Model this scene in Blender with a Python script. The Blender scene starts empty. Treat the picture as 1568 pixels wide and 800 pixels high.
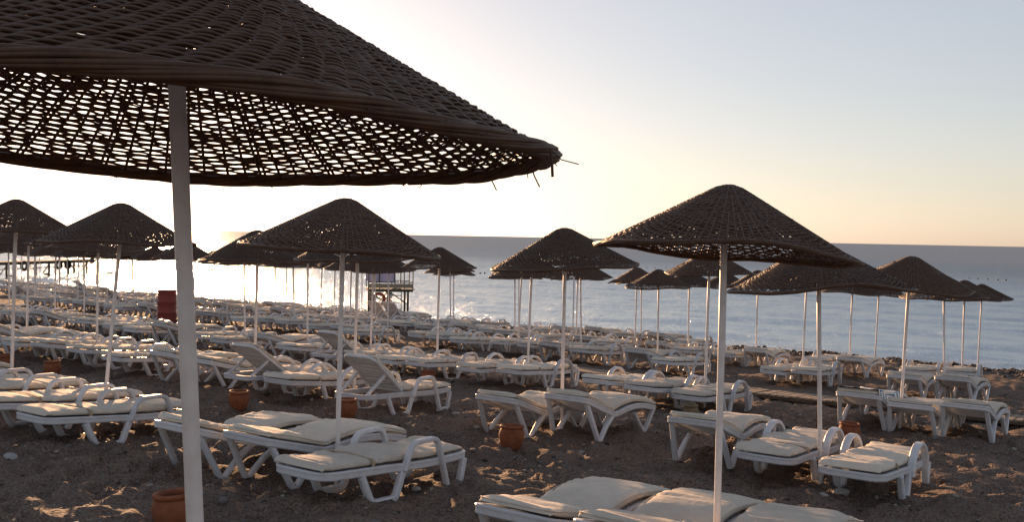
import bpy, math, random
import numpy as np
from mathutils import Vector, Matrix, Quaternion
random.seed(7); rng = np.random.default_rng(7)
sc = bpy.context.scene
C = sc.collection
R = math.radians
# ------------------------------------------------------------------ camera
EYE = 3.85
FPX = 1500.0                                   # focal length in photo pixels (photo is 1568 wide)
PITCH = math.atan(37.5 / FPX); ROLL = math.atan(.0198)
cam = bpy.data.cameras.new('camera'); cam.sensor_width = 36; cam.lens = 36 * FPX / 1568
cam.clip_start = .05; cam.clip_end = 60000
co = bpy.data.objects.new('camera', cam); C.objects.link(co)
co.matrix_world = Matrix.Translation((0, 0, EYE)) @ Matrix.Rotation(R(90) - PITCH, 4, 'X') @ Matrix.Rotation(ROLL, 4, 'Z')
sc.camera = co
# ------------------------------------------------------------------ light
SUN_EL, SUN_AZ = R(5.5), math.atan((262 - 784) / FPX)      # azimuth from +Y towards +X
world = bpy.data.worlds.new('World'); sc.world = world; world.use_nodes = True
wn = world.node_tree; wn.nodes.clear()
sky = wn.nodes.new('ShaderNodeTexSky'); sky.sky_type = 'NISHITA'; sky.sun_disc = False
sky.sun_elevation = SUN_EL; sky.sun_rotation = SUN_AZ
sky.altitude = 0; sky.air_density = 1.0; sky.dust_density = .6; sky.ozone_density = 2.0
bg = wn.nodes.new('ShaderNodeBackground'); bg.inputs['Strength'].default_value = .15
wo = wn.nodes.new('ShaderNodeOutputWorld')
hs = wn.nodes.new('ShaderNodeHueSaturation'); hs.inputs['Saturation'].default_value = .72
tn = wn.nodes.new('ShaderNodeMix'); tn.data_type = 'RGBA'; tn.blend_type = 'MULTIPLY'; tn.inputs[0].default_value = 1; tn.inputs[7].default_value = (1.0, .93, .96, 1)
gm = wn.nodes.new('ShaderNodeGamma'); gm.inputs['Gamma'].default_value = .62        # compresses brightness in the sky colour: dimmer round the sun, more fill opposite
wn.links.new(sky.outputs[0], hs.inputs['Color']); wn.links.new(hs.outputs[0], gm.inputs[0]); wn.links.new(gm.outputs[0], tn.inputs[6])
wn.links.new(tn.outputs[2], bg.inputs[0]); wn.links.new(bg.outputs[0], wo.inputs[0])
sl = bpy.data.lights.new('sun', 'SUN'); sl.energy = 5.0; sl.angle = R(.55); sl.color = (1, .57, .29)
so = bpy.data.objects.new('sun', sl); C.objects.link(so)
S = Vector((math.sin(SUN_AZ) * math.cos(SUN_EL), math.cos(SUN_AZ) * math.cos(SUN_EL), math.sin(SUN_EL)))
so.rotation_mode = 'QUATERNION'; so.rotation_quaternion = S.to_track_quat('Z', 'Y')
vs = sc.view_settings
vs.view_transform = 'Standard'; vs.look = 'None'; vs.gamma = 1; vs.use_curve_mapping = False; vs.exposure = 1.2
sc.cycles.max_bounces = 6; sc.cycles.transparent_max_bounces = 8
sc.cycles.sample_clamp_indirect = 8

# ------------------------------------------------------------------ beach coordinates: s runs to the sea, t along the shore to the left
NX, NY = .577, .817
def xy(s, t): return (NX * s - NY * t, NY * s + NX * t)
def st(X, Y): return (NX * X + NY * Y, -NY * X + NX * Y)
YAW = math.atan2(NY, NX)                       # heading of the seaward direction
def gz(s):                                     # smooth beach height
    if s < -6: return 2.174 + .004 * min(-s - 6, 60)
    z = 1.85 - .054 * s
    if s > 31: z -= .035 * (s - 31) + .004 * (s - 31) ** 2
    return max(z, -4)
def ray(x, y):
    u = (x - 784) / FPX; v = (400 - y) / FPX
    c, s_ = math.cos(ROLL), math.sin(ROLL)
    a = c * u - s_ * v; b = s_ * u + c * v
    return (a, math.cos(PITCH) + b * math.sin(PITCH), -math.sin(PITCH) + b * math.cos(PITCH))
def t_on_row(x, s, y=450):                     # along-shore place of a pole seen at column x standing in row s
    d = ray(x, y); q = d[0] / d[1]
    return s * (NX - q * NY) / (NY + q * NX)
def on_water(x, y):
    d = ray(x, y); k = -EYE / d[2]
    return (k * d[0], k * d[1])

# ------------------------------------------------------------------ noise
def _h(i, j, seed):
    n = (i * 374761393 + j * 668265263 + seed * 1442695041) & 0xffffffff
    n = ((n ^ (n >> 13)) * 1274126177) & 0xffffffff
    return ((n ^ (n >> 16)) & 0xffff) / 65535.0
def vnoise(x, y, seed=0):
    x = np.asarray(x, float); y = np.asarray(y, float)
    i = np.floor(x).astype(np.int64); j = np.floor(y).astype(np.int64)
    fx = x - i; fy = y - j
    fx = fx * fx * (3 - 2 * fx); fy = fy * fy * (3 - 2 * fy)
    a = _h(i, j, seed); b = _h(i + 1, j, seed); c = _h(i, j + 1, seed); d = _h(i + 1, j + 1, seed)
    return (a * (1 - fx) + b * fx) * (1 - fy) + (c * (1 - fx) + d * fx) * fy - .5

# ------------------------------------------------------------------ materials
def mat(name, col, rough=.6, spec=.3, noise=None, bump=None, vary=0):
    """noise = (scale, second colour, amount[, detail]); bump = (scale, strength, distance)"""
    m = bpy.data.materials.new(name); m.use_nodes = True
    nt = m.node_tree; b = nt.nodes['Principled BSDF']
    b.inputs['Base Color'].default_value = (*col, 1); b.inputs['Roughness'].default_value = rough
    b.inputs['Specular IOR Level'].default_value = spec
    tc = nt.nodes.new('ShaderNodeTexCoord')
    if noise:
        n = nt.nodes.new('ShaderNodeTexNoise'); n.inputs['Scale'].default_value = noise[0]
        n.inputs['Detail'].default_value = noise[3] if len(noise) > 3 else 6
        n.inputs['Roughness'].default_value = .65
        r = nt.nodes.new('ShaderNodeValToRGB'); r.color_ramp.elements[0].position = .35; r.color_ramp.elements[1].position = .68
        r.color_ramp.elements[0].color = (*col, 1)
        r.color_ramp.elements[1].color = (*[c * (1 - noise[2]) + d * noise[2] for c, d in zip(col, noise[1])], 1)
        nt.links.new(tc.outputs['Object'], n.inputs['Vector']); nt.links.new(n.outputs['Fac'], r.inputs[0])
        nt.links.new(r.outputs[0], b.inputs['Base Color'])
        if vary:                                   # every copy weathered a little differently
            oi = nt.nodes.new('ShaderNodeObjectInfo'); mr = nt.nodes.new('ShaderNodeMapRange')
            mr.inputs['To Min'].default_value = 1 - vary; mr.inputs['To Max'].default_value = 1.06
            mv = nt.nodes.new('ShaderNodeVectorMath'); mv.operation = 'SCALE'
            nt.links.new(oi.outputs['Random'], mr.inputs['Value']); nt.links.new(r.outputs[0], mv.inputs[0]); nt.links.new(mr.outputs[0], mv.inputs['Scale'])
            nt.links.new(mv.outputs[0], b.inputs['Base Color'])
    if bump:
        n = nt.nodes.new('ShaderNodeTexNoise'); n.inputs['Scale'].default_value = bump[0]; n.inputs['Detail'].default_value = 5
        bn = nt.nodes.new('ShaderNodeBump'); bn.inputs['Strength'].default_value = bump[1]; bn.inputs['Distance'].default_value = bump[2]
        nt.links.new(tc.outputs['Object'], n.inputs['Vector']); nt.links.new(n.outputs['Fac'], bn.inputs['Height'])
        nt.links.new(bn.outputs[0], b.inputs['Normal'])
    return m
M = {}
M['plastic'] = mat('white_plastic', (.69, .695, .725), .42, .4, (9, (.54, .52, .50), .6), (40, .08, .004), .16)
M['canvas'] = mat('cream_canvas', (.78, .695, .58), .85, .15, (5, (.58, .52, .44), .6), (22, .35, .012), .2)
M['canvas_b'] = mat('greyed_canvas', (.72, .645, .55), .85, .15, (4, (.53, .47, .40), .7), (18, .4, .012), .2)
M['strap'] = mat('tan_strap', (.42, .32, .22), .8, .1)
M['pole'] = mat('painted_pole', (.84, .79, .77), .45, .35, (7, (.52, .45, .40), .55), (30, .1, .003))
M['wicker'] = mat('dark_wicker', (.068, .034, .019), .52, .34, (14, (.12, .064, .037), .8), (120, .3, .003), .35)
M['wicker_rim'] = mat('dark_wicker_rim', (.070, .036, .021), .6, .3, (16, (.125, .069, .041), .8), (120, .3, .003))
M['terra'] = mat('terracotta', (.31, .105, .048), .75, .2, (9, (.17, .06, .032), .9), (50, .15, .004))
M['terra_pale'] = mat('mossy_terracotta', (.24, .17, .10), .8, .2, (11, (.13, .11, .07), .8))
M['soil'] = mat('pot_sand', (.10, .08, .06), .95, .1, (60, (.05, .04, .03), .8))
M['wood'] = mat('boardwalk_wood', (.36, .28, .21), .8, .2, (12, (.23, .17, .125), .8), (60, .3, .004))
M['stone'] = mat('pale_stone', (.42, .40, .38), .8, .2, (8, (.28, .26, .24), .8), (20, .3, .01))
M['green_metal'] = mat('dark_green_paint', (.028, .05, .036), .5, .3, (10, (.05, .05, .04), .6))
M['lilac'] = mat('lilac_cloth', (.42, .41, .60), .8, .1, (4, (.50, .48, .64), .7))
M['glassy'] = mat('cream_panel', (.24, .23, .18), .6, .2)
M['ring'] = mat('life_ring_paint', (.24, .055, .03), .6, .3)
M['rubber'] = mat('black_rubber', (.015, .014, .014), .7, .2)
M['pier'] = mat('weathered_pier', (.12, .09, .07), .8, .2, (5, (.07, .055, .045), .7))
M['buoy_red'] = mat('red_float', (.35, .06, .035), .5, .3)
M['buoy_dark'] = mat('dark_float', (.06, .05, .05), .5, .3)
M['barrel'] = mat('red_drum_paint', (.27, .05, .04), .55, .3, (6, (.18, .05, .035), .7))

# towel: stripes by object x
m = mat('striped_towel', (.8, .8, .78), .9, .1); nt = m.node_tree; b = nt.nodes['Principled BSDF']
tc = nt.nodes.new('ShaderNodeTexCoord'); sp = nt.nodes.new('ShaderNodeSeparateXYZ')
mu = nt.nodes.new('ShaderNodeMath'); mu.operation = 'MULTIPLY'; mu.inputs[1].default_value = 6.2
fr = nt.nodes.new('ShaderNodeMath'); fr.operation = 'FRACT'
rp = nt.nodes.new('ShaderNodeValToRGB'); rp.color_ramp.interpolation = 'CONSTANT'
rp.color_ramp.elements[0].color = (.78, .78, .76, 1); rp.color_ramp.elements[1].position = .48; rp.color_ramp.elements[1].color = (.035, .06, .16, 1)
e = rp.color_ramp.elements.new(.72); e.color = (.25, .42, .50, 1)
nt.links.new(tc.outputs['Object'], sp.inputs[0]); nt.links.new(sp.outputs['X'], mu.inputs[0]); nt.links.new(mu.outputs[0], fr.inputs[0])
nt.links.new(fr.outputs[0], rp.inputs[0]); nt.links.new(rp.outputs[0], b.inputs['Base Color'])
M['towel'] = m

def sand_material():
    m = bpy.data.materials.new('pebbly_sand'); m.use_nodes = True; nt = m.node_tree; b = nt.nodes['Principled BSDF']
    L = nt.links.new; N = nt.nodes.new
    geo = N('ShaderNodeNewGeometry')
    n1 = N('ShaderNodeTexNoise'); n1.inputs['Scale'].default_value = 1.1; n1.inputs['Detail'].default_value = 8; n1.inputs['Roughness'].default_value = .7
    n2 = N('ShaderNodeTexNoise'); n2.inputs['Scale'].default_value = 45; n2.inputs['Detail'].default_value = 4
    v = N('ShaderNodeTexVoronoi'); v.inputs['Scale'].default_value = 34
    for n in (n1, n2, v): L(geo.outputs['Position'], n.inputs['Vector'])
    r1 = N('ShaderNodeValToRGB')
    r1.color_ramp.elements[0].position = .3; r1.color_ramp.elements[0].color = (.135, .101, .083, 1)
    r1.color_ramp.elements[1].position = .72; r1.color_ramp.elements[1].color = (.24, .176, .138, 1)
    L(n1.outputs['Fac'], r1.inputs[0])
    r2 = N('ShaderNodeValToRGB'); r2.color_ramp.elements[0].position = .35; r2.color_ramp.elements[0].color = (.45, .43, .42, 1)
    r2.color_ramp.elements[1].position = .7; r2.color_ramp.elements[1].color = (1.35, 1.3, 1.25, 1)
    L(n2.outputs['Fac'], r2.inputs[0])
    mx = N('ShaderNodeMix'); mx.data_type = 'RGBA'; mx.blend_type = 'MULTIPLY'; mx.inputs[0].default_value = 1
    L(r1.outputs[0], mx.inputs[6]); L(r2.outputs[0], mx.inputs[7])
    # individual pale and dark grains
    cr = N('ShaderNodeValToRGB'); cr.color_ramp.elements[0].position = .86; cr.color_ramp.elements[0].color = (0, 0, 0, 1)
    cr.color_ramp.elements[1].position = .93; cr.color_ramp.elements[1].color = (1, 1, 1, 1)
    sx = N('ShaderNodeSeparateColor'); L(v.outputs['Color'], sx.inputs[0]); L(sx.outputs[0], cr.inputs[0])
    mg = N('ShaderNodeMix'); mg.data_type = 'RGBA'; mg.inputs[7].default_value = (.17, .14, .12, 1)
    L(cr.outputs[0], mg.inputs[0]); L(mx.outputs[2], mg.inputs[6])
    # wet, darker shingle along the waterline (s coordinate)
    dt = N('ShaderNodeVectorMath'); dt.operation = 'DOT_PRODUCT'; dt.inputs[1].default_value = (NX, NY, 0)
    L(geo.outputs['Position'], dt.inputs[0])
    ad = N('ShaderNodeMath'); ad.operation = 'MULTIPLY_ADD'; ad.inputs[1].default_value = 2.2
    L(n1.outputs['Fac'], ad.inputs[0]); L(dt.outputs['Value'], ad.inputs[2])
    mr = N('ShaderNodeMapRange'); mr.inputs['From Min'].default_value = 31.2; mr.inputs['From Max'].default_value = 33.2
    L(ad.outputs[0], mr.inputs['Value'])
    mw = N('ShaderNodeMix'); mw.data_type = 'RGBA'; mw.inputs[7].default_value = (.045, .032, .026, 1)
    L(mr.outputs[0], mw.inputs[0]); L(mg.outputs[2], mw.inputs[6]); L(mw.outputs[2], b.inputs['Base Color'])
    b.inputs['Roughness'].default_value = .9; b.inputs['Specular IOR Level'].default_value = .2
    bu = N('ShaderNodeBump'); bu.inputs['Strength'].default_value = .7; bu.inputs['Distance'].default_value = .018
    mh = N('ShaderNodeMath'); mh.operation = 'ADD'; L(n2.outputs['Fac'], mh.inputs[0]); L(v.outputs['Distance'], mh.inputs[1])
    L(mh.outputs[0], bu.inputs['Height']); L(bu.outputs[0], b.inputs['Normal'])
    return m
M['sand'] = sand_material()

def sea_material():
    m = bpy.data.materials.new('sea_water'); m.use_nodes = True; nt = m.node_tree; b = nt.nodes['Principled BSDF']
    L = nt.links.new; N = nt.nodes.new
    geo = N('ShaderNodeNewGeometry')
    mp = N('ShaderNodeMapping'); mp.inputs['Rotation'].default_value = (0, 0, -YAW); mp.inputs['Scale'].default_value = (1.0, .38, 1)
    L(geo.outputs['Position'], mp.inputs['Vector'])
    a = N('ShaderNodeTexNoise'); a.inputs['Scale'].default_value = .10; a.inputs['Detail'].default_value = 11; a.inputs['Roughness'].default_value = .66
    c = N('ShaderNodeTexNoise'); c.inputs['Scale'].default_value = .33; c.inputs['Detail'].default_value = 5
    L(mp.outputs[0], a.inputs['Vector']); L(mp.outputs[0], c.inputs['Vector'])
    b1 = N('ShaderNodeBump'); b1.inputs['Strength'].default_value = 1.0; b1.inputs['Distance'].default_value = 1.3; L(a.outputs['Fac'], b1.inputs['Height'])
    b2 = N('ShaderNodeBump'); b2.inputs['Strength'].default_value = .3; b2.inputs['Distance'].default_value = 2.0; L(c.outputs['Fac'], b2.inputs['Height'])
    L(b2.outputs[0], b1.inputs['Normal'])
    nt.nodes.remove(b)
    dw = N('ShaderNodeBsdfDiffuse'); dw.inputs['Color'].default_value = (.022, .054, .092, 1)
    gl = N('ShaderNodeBsdfGlossy'); gl.inputs['Color'].default_value = (.88, .94, .98, 1); gl.inputs['Roughness'].default_value = .12
    L(b1.outputs[0], gl.inputs['Normal'])
    fz = N('ShaderNodeFresnel'); fz.inputs['IOR'].default_value = 1.33; L(b1.outputs[0], fz.inputs['Normal'])
    fm = N('ShaderNodeMapRange'); fm.inputs['From Min'].default_value = .02; fm.inputs['From Max'].default_value = .85      # a rough sea never mirrors fully at grazing angles
    fm.inputs['To Min'].default_value = .03; 
    ds = N('ShaderNodeVectorMath'); ds.operation = 'DOT_PRODUCT'; ds.inputs[1].default_value = (NX, NY, 0); L(geo.outputs['Position'], ds.inputs[0])
    calm = N('ShaderNodeMapRange'); calm.inputs['From Min'].default_value = 42; calm.inputs['From Max'].default_value = 150                                     # sheltered water by the beach, ruffled further out
    calm.inputs['To Min'].default_value = .60; calm.inputs['To Max'].default_value = .32; L(ds.outputs['Value'], calm.inputs['Value'])
    rg = N('ShaderNodeMapRange'); rg.inputs['From Min'].default_value = 40; rg.inputs['From Max'].default_value = 260; rg.inputs['To Min'].default_value = .22; rg.inputs['To Max'].default_value = .46
    L(ds.outputs['Value'], rg.inputs['Value']); L(rg.outputs[0], gl.inputs['Roughness'])
    L(calm.outputs[0], fm.inputs['To Max']); L(fz.outputs[0], fm.inputs['Value'])
    b = N('ShaderNodeMixShader'); L(fm.outputs[0], b.inputs[0]); L(dw.outputs[0], b.inputs[1]); L(gl.outputs[0], b.inputs[2])
    # foam at the water's edge
    dt = N('ShaderNodeVectorMath'); dt.operation = 'DOT_PRODUCT'; dt.inputs[1].default_value = (NX, NY, 0); L(geo.outputs['Position'], dt.inputs[0])
    fn = N('ShaderNodeTexNoise'); fn.inputs['Scale'].default_value = .55; fn.inputs['Detail'].default_value = 4; L(mp.outputs[0], fn.inputs['Vector'])
    ad = N('ShaderNodeMath'); ad.operation = 'MULTIPLY_ADD'; ad.inputs[1].default_value = 3.4; L(fn.outputs['Fac'], ad.inputs[0]); L(dt.outputs['Value'], ad.inputs[2])
    rr = N('ShaderNodeMapRange'); rr.inputs['From Min'].default_value = 35.5; rr.inputs['From Max'].default_value = 43.5; L(ad.outputs[0], rr.inputs['Value'])
    cr = N('ShaderNodeValToRGB'); els = cr.color_ramp.elements
    els[0].position = 0; els[0].color = (.35, .35, .35, 1); els[1].position = 1; els[1].color = (0, 0, 0, 1)
    for p_, v_ in ((.14, .6), (.19, .12), (.24, .0), (.36, .0), (.40, .3), (.44, .0)):
        e = els.new(p_); e.color = (v_, v_, v_, 1)
    L(rr.outputs[0], cr.inputs[0])
    fd = N('ShaderNodeTexNoise'); fd.inputs['Scale'].default_value = 5; fd.inputs['Detail'].default_value = 5; L(mp.outputs[0], fd.inputs['Vector'])
    fr = N('ShaderNodeMapRange'); fr.inputs['From Min'].default_value = .42; fr.inputs['From Max'].default_value = .58; L(fd.outputs['Fac'], fr.inputs['Value'])
    mm = N('ShaderNodeMath'); mm.operation = 'MULTIPLY'; L(cr.outputs[0], mm.inputs[0]); L(fr.outputs[0], mm.inputs[1])
    df = N('ShaderNodeBsdfDiffuse'); df.inputs['Color'].default_value = (.62, .62, .62, 1)
    ms = N('ShaderNodeMixShader'); out = nt.nodes['Material Output']
    L(mm.outputs[0], ms.inputs[0]); L(b.outputs[0], ms.inputs[1]); L(df.outputs[0], ms.inputs[2]); L(ms.outputs[0], out.inputs['Surface'])
    return m
M['sea'] = sea_material()

# ------------------------------------------------------------------ mesh helpers
def mesh_np(name, V, F, mats, smooth=True, fm=None):
    me = bpy.data.meshes.new(name)
    V = np.asarray(V, np.float32); F = np.asarray(F, np.int32)
    k = F.shape[1]
    me.vertices.add(len(V)); me.vertices.foreach_set('co', V.ravel())
    me.loops.add(F.size); me.loops.foreach_set('vertex_index', F.ravel())
    me.polygons.add(len(F)); me.polygons.foreach_set('loop_start', np.arange(0, F.size, k, dtype=np.int32))
    me.polygons.foreach_set('loop_total', np.full(len(F), k, np.int32))
    me.polygons.foreach_set('use_smooth', np.full(len(F), smooth))
    for m in mats if isinstance(mats, (list, tuple)) else [mats]: me.materials.append(m)
    if fm is not None: me.polygons.foreach_set('material_index', np.asarray(fm, np.int32))
    me.update(calc_edges=True); me.validate()
    return me
class MB:
    """collects quads (triangles are stored as degenerate-free quads only where given) into one mesh"""
    def __init__(s): s.V = []; s.F = []; s.m = []; s.n = 0
    def add(s, V, F, mi=0):
        V = np.asarray(V, float).reshape(-1, 3)
        s.V.append(V); s.F += [[i + s.n for i in f] for f in F]; s.m += [mi] * len(F); s.n += len(V); return s
    def box(s, c, d, mi=0, rot=None, bev=0):
        x, y, z = [q / 2 for q in d]
        if bev:
            b_ = min(bev, x * .9, y * .9, z * .9); V = []
            for zz, k in ((-z, 1), (-z + b_, 0), (z - b_, 0), (z, 1)):
                xx, yy = x - b_ * k, y - b_ * k
                V += [(-xx + b_ * (1 - k), -yy, zz), (xx - b_ * (1 - k), -yy, zz), (xx, -yy + b_ * (1 - k), zz), (xx, yy - b_ * (1 - k), zz),
                      (xx - b_ * (1 - k), yy, zz), (-xx + b_ * (1 - k), yy, zz), (-xx, yy - b_ * (1 - k), zz), (-xx, -yy + b_ * (1 - k), zz)]
            V = np.array(V)
            V[0:8, :] = [(-x + b_, -y + b_, -z), (x - b_, -y + b_, -z), (x - b_, -y + b_, -z), (x - b_, y - b_, -z), (x - b_, y - b_, -z), (-x + b_, y - b_, -z), (-x + b_, y - b_, -z), (-x + b_, -y + b_, -z)]
            V[24:32, :] = V[0:8, :] * (1, 1, -1)
            F = []
            for l in range(3):
                for i in range(8):
                    j = (i + 1) % 8; F.append([l * 8 + i, l * 8 + j, l * 8 + 8 + j, l * 8 + 8 + i])
            F += [[7, 5, 3, 1], [25, 27, 29, 31]]
        else:
            V = np.array([(-x, -y, -z), (x, -y, -z), (x, y, -z), (-x, y, -z), (-x, -y, z), (x, -y, z), (x, y, z), (-x, y, z)])
            F = [[3, 2, 1, 0], [4, 5, 6, 7], [0, 1, 5, 4], [1, 2, 6, 5], [2, 3, 7, 6], [3, 0, 4, 7]]
        if rot is not None: V = V @ np.array(rot.to_3x3()).T
        return s.add(V + np.array(c), F, mi)
    def bar(s, a, b, w, h=None, mi=0):
        a = Vector(a); b = Vector(b); d = b - a; h = h or w
        q = d.to_track_quat('X', 'Z').to_matrix()
        return s.box((a + b) / 2, (d.length, w, h), mi, q)
    def tube(s, P, r, n=8, closed=False, cap=True, mi=0, up=None):
        P = np.asarray(P, float); k = len(P)
        T = (np.roll(P, -1, 0) - np.roll(P, 1, 0)) if closed else np.gradient(P, axis=0)
        T /= np.linalg.norm(T, axis=1, keepdims=True) + 1e-12
        U = np.tile(up if up is not None else ((0, 0, 1.) if abs(T[:, 2]).mean() < .8 else (1., 0, 0)), (k, 1)) if up is None or np.ndim(up) == 1 else up
        B = np.cross(T, U); B /= np.linalg.norm(B, axis=1, keepdims=True) + 1e-12
        Nn = np.cross(B, T); rr = np.broadcast_to(np.asarray(r, float), (k,))
        a = np.arange(n) * 2 * math.pi / n
        V = (P[:, None] + rr[:, None, None] * (np.cos(a)[None, :, None] * B[:, None] + np.sin(a)[None, :, None] * Nn[:, None])).reshape(-1, 3)
        F = []
        for i in range(k if closed else k - 1):
            i2 = (i + 1) % k
            for j in range(n):
                j2 = (j + 1) % n; F.append([i * n + j, i * n + j2, i2 * n + j2, i2 * n + j])
        if cap and not closed: F += [list(range(n))[::-1], list(range((k - 1) * n, k * n))]
        return s.add(V, F, mi)
    def sweep(s, P, w, h, closed=False, side=(0, 1, 0), mi=0):
        """rectangular bar with chamfered edges along P; w across 'side', h in the other direction"""
        P = np.asarray(P, float); k = len(P)
        T = (np.roll(P, -1, 0) - np.roll(P, 1, 0)) if closed else np.gradient(P, axis=0)
        T /= np.linalg.norm(T, axis=1, keepdims=True) + 1e-12
        B = np.tile(np.array(side, float), (k, 1)) if np.ndim(side) == 1 else np.asarray(side, float)
        Nn = np.cross(T, B); Nn /= np.linalg.norm(Nn, axis=1, keepdims=True) + 1e-12
        B = np.cross(Nn, T)
        c = min(w, h) * .22
        sec = [(-w / 2 + c, -h / 2), (w / 2 - c, -h / 2), (w / 2, -h / 2 + c), (w / 2, h / 2 - c), (w / 2 - c, h / 2), (-w / 2 + c, h / 2), (-w / 2, h / 2 - c), (-w / 2, -h / 2 + c)]
        V = np.stack([P + a * B + b_ * Nn for a, b_ in sec], 1).reshape(-1, 3); n = 8; F = []
        for i in range(k if closed else k - 1):
            i2 = (i + 1) % k
            for j in range(n):
                j2 = (j + 1) % n; F.append([i * n + j, i2 * n + j, i2 * n + j2, i * n + j2])
        if not closed: F += [list(range(n)), list(range((k - 1) * n, k * n))[::-1]]
        return s.add(V, F, mi)
    def lathe(s, prof, n=24, mi=0):
        V = [(r * math.cos(a), r * math.sin(a), z) for r, z in prof for a in (np.arange(n) * 2 * math.pi / n)]
        F = []
        for i in range(len(prof) - 1):
            for j in range(n):
                j2 = (j + 1) % n; F.append([i * n + j, i * n + j2, (i + 1) * n + j2, (i + 1) * n + j])
        return s.add(V, F, mi)
    def mesh(s, name, mats, smooth=False):
        me = bpy.data.meshes.new(name)
        V = np.concatenate(s.V)
        me.from_pydata(V.tolist(), [], s.F)
        for m in mats if isinstance(mats, (list, tuple)) else [mats]: me.materials.append(m)
        me.polygons.foreach_set('material_index', s.m)
        me.polygons.foreach_set('use_smooth', [smooth] * len(s.F))
        me.validate(); me.update()
        return me
def round_path(pts, rad, n=5):
    pts = [np.array(p, float) for p in pts]; out = [pts[0]]
    for a, b, c in zip(pts[:-2], pts[1:-1], pts[2:]):
        la, lc = np.linalg.norm(a - b), np.linalg.norm(c - b); r = min(rad, la * .48, lc * .48)
        p, q = b + (a - b) / la * r, b + (c - b) / lc * r
        for k in range(n + 1):
            u = k / n; out.append((1 - u) ** 2 * p + 2 * u * (1 - u) * b + u * u * q)
    out.append(pts[-1]); return np.array(out)
def obj(name, me, parent=None, loc=None, rotz=None):
    o = bpy.data.objects.new(name, me); C.objects.link(o)
    if parent is not None: o.parent = parent
    if loc is not None: o.location = loc
    if rotz is not None: o.rotation_euler = (0, 0, rotz)
    return o
def tag(o, label, cat, group=None):
    o['label'] = label; o['category'] = cat
    if group: o['group'] = group
    return o
def struct(o): o['kind'] = 'structure'; return o
def stuff(o): o['kind'] = 'stuff'; return o
ORD = ['', 'first', 'second', 'third', 'fourth', 'fifth', 'sixth', 'seventh', 'eighth', 'ninth', 'tenth', 'eleventh', 'twelfth', 'thirteenth', 'fourteenth', 'fifteenth',
       'sixteenth', 'seventeenth', 'eighteenth', 'nineteenth', 'twentieth']
_t = ['first', 'second', 'third', 'fourth', 'fifth', 'sixth', 'seventh', 'eighth', 'ninth']
for a_, b_ in (('twenty', 'thirtieth'), ('thirty', 'fortieth'), ('forty', 'fiftieth'), ('fifty', 'sixtieth'), ('sixty', 'seventieth')):
    ORD += [a_ + '-' + q for q in _t] + [b_]

# ------------------------------------------------------------------ ground
def relief(X, Y):
    s = NX * X + NY * Y; t = -NY * X + NX * Y
    r = np.hypot(X, Y)
    z = .055 * vnoise(X * .55, Y * .55, 1) + .13 * vnoise(X * 1.7, Y * 1.7, 2)
    n = vnoise(X * 3.6, Y * 3.6, 3); z = z + .14 * (.25 - abs(n)) * (r < 60)            # trampled ridges
    z = z + .085 * vnoise(X * 7.5, Y * 7.5, 4) * (r < 30) + .022 * vnoise(X * 16, Y * 16, 5) * (r < 16)
    # shingle bank by the water
    z = z + .12 * np.exp(-((s - 32.6) / 1.0) ** 2) + (.10 * vnoise(s * 1.8, t * 1.8, 6)) * ((s > 30.5) & (s < 36))
    return z
def ground_z(X, Y):
    s = NX * X + NY * Y
    z = np.where(s < -6, 2.174 + .004 * np.clip(-s - 6, 0, 60), 1.85 - .054 * s)
    z = z - np.where(s > 31, .035 * (s - 31) + .004 * (s - 31) ** 2, 0)
    return np.maximum(z, -4)
az = np.concatenate([np.arange(-180, -34, 4.), np.arange(-34, 34.01, .17), np.arange(38, 180, 4.)]) * math.pi / 180
def geo(a, b, q): n = int(math.log(b / a) / math.log(q)); return a * q ** np.arange(n)
rr = np.concatenate([geo(.4, 4, 1.035), geo(4, 25, 1.0072), geo(25, 60, 1.011), geo(60, 5000, 1.3)])
A_, R_ = np.meshgrid(az, rr); X = R_ * np.sin(A_); Y = R_ * np.cos(A_)
Z = ground_z(X, Y) + relief(X, Y) * np.clip(1.3 - R_ / 90, 0, 1)
sel = (R_ > 4) & (R_ < 19) & (abs(A_) < .6); xs_, ys_ = X[sel], Y[sel]; dz = np.zeros(xs_.shape)
gf = np.random.default_rng(5)
for k in range(46):                                     # trails of footprints through the sand
    r0 = gf.uniform(5, 16); a0 = gf.uniform(-.55, .55); px_, py_ = r0 * math.sin(a0), r0 * math.cos(a0); hd = gf.uniform(0, 6.283)
    for n_ in range(12):
        hd += gf.uniform(-.16, .16); px_ += .36 * math.cos(hd); py_ += .36 * math.sin(hd); sd = .09 if n_ % 2 else -.09
        dx = xs_ - px_ + sd * math.sin(hd); dy = ys_ - py_ - sd * math.cos(hd)
        u_ = (dx * math.cos(hd) + dy * math.sin(hd)) / .15; v_ = (-dx * math.sin(hd) + dy * math.cos(hd)) / .075; q_ = u_ * u_ + v_ * v_
        dz += np.where(q_ < 5, -.045 * np.exp(-q_ ** 2) + .022 * np.exp(-(q_ - 1.9) ** 2 / .6), 0)
Z[sel] += np.clip(dz, -.06, .04)
V = np.stack([X, Y, Z], -1).reshape(-1, 3); na = len(az); nr = len(rr)
i, j = np.meshgrid(np.arange(nr - 1), np.arange(na), indexing='ij'); j2 = (j + 1) % na
F = np.stack([i * na + j, (i + 1) * na + j, (i + 1) * na + j2, i * na + j2], -1).reshape(-1, 4)
V = np.concatenate([V, [[0, 0, float(ground_z(np.array(0.), np.array(0.)))]]])
struct(obj('beach', mesh_np('beach', V, F, M['sand'])))
def gnd(s, t):
    X, Y = xy(s, t); return float(ground_z(np.array(X), np.array(Y)) + relief(np.array(X), np.array(Y)))

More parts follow.
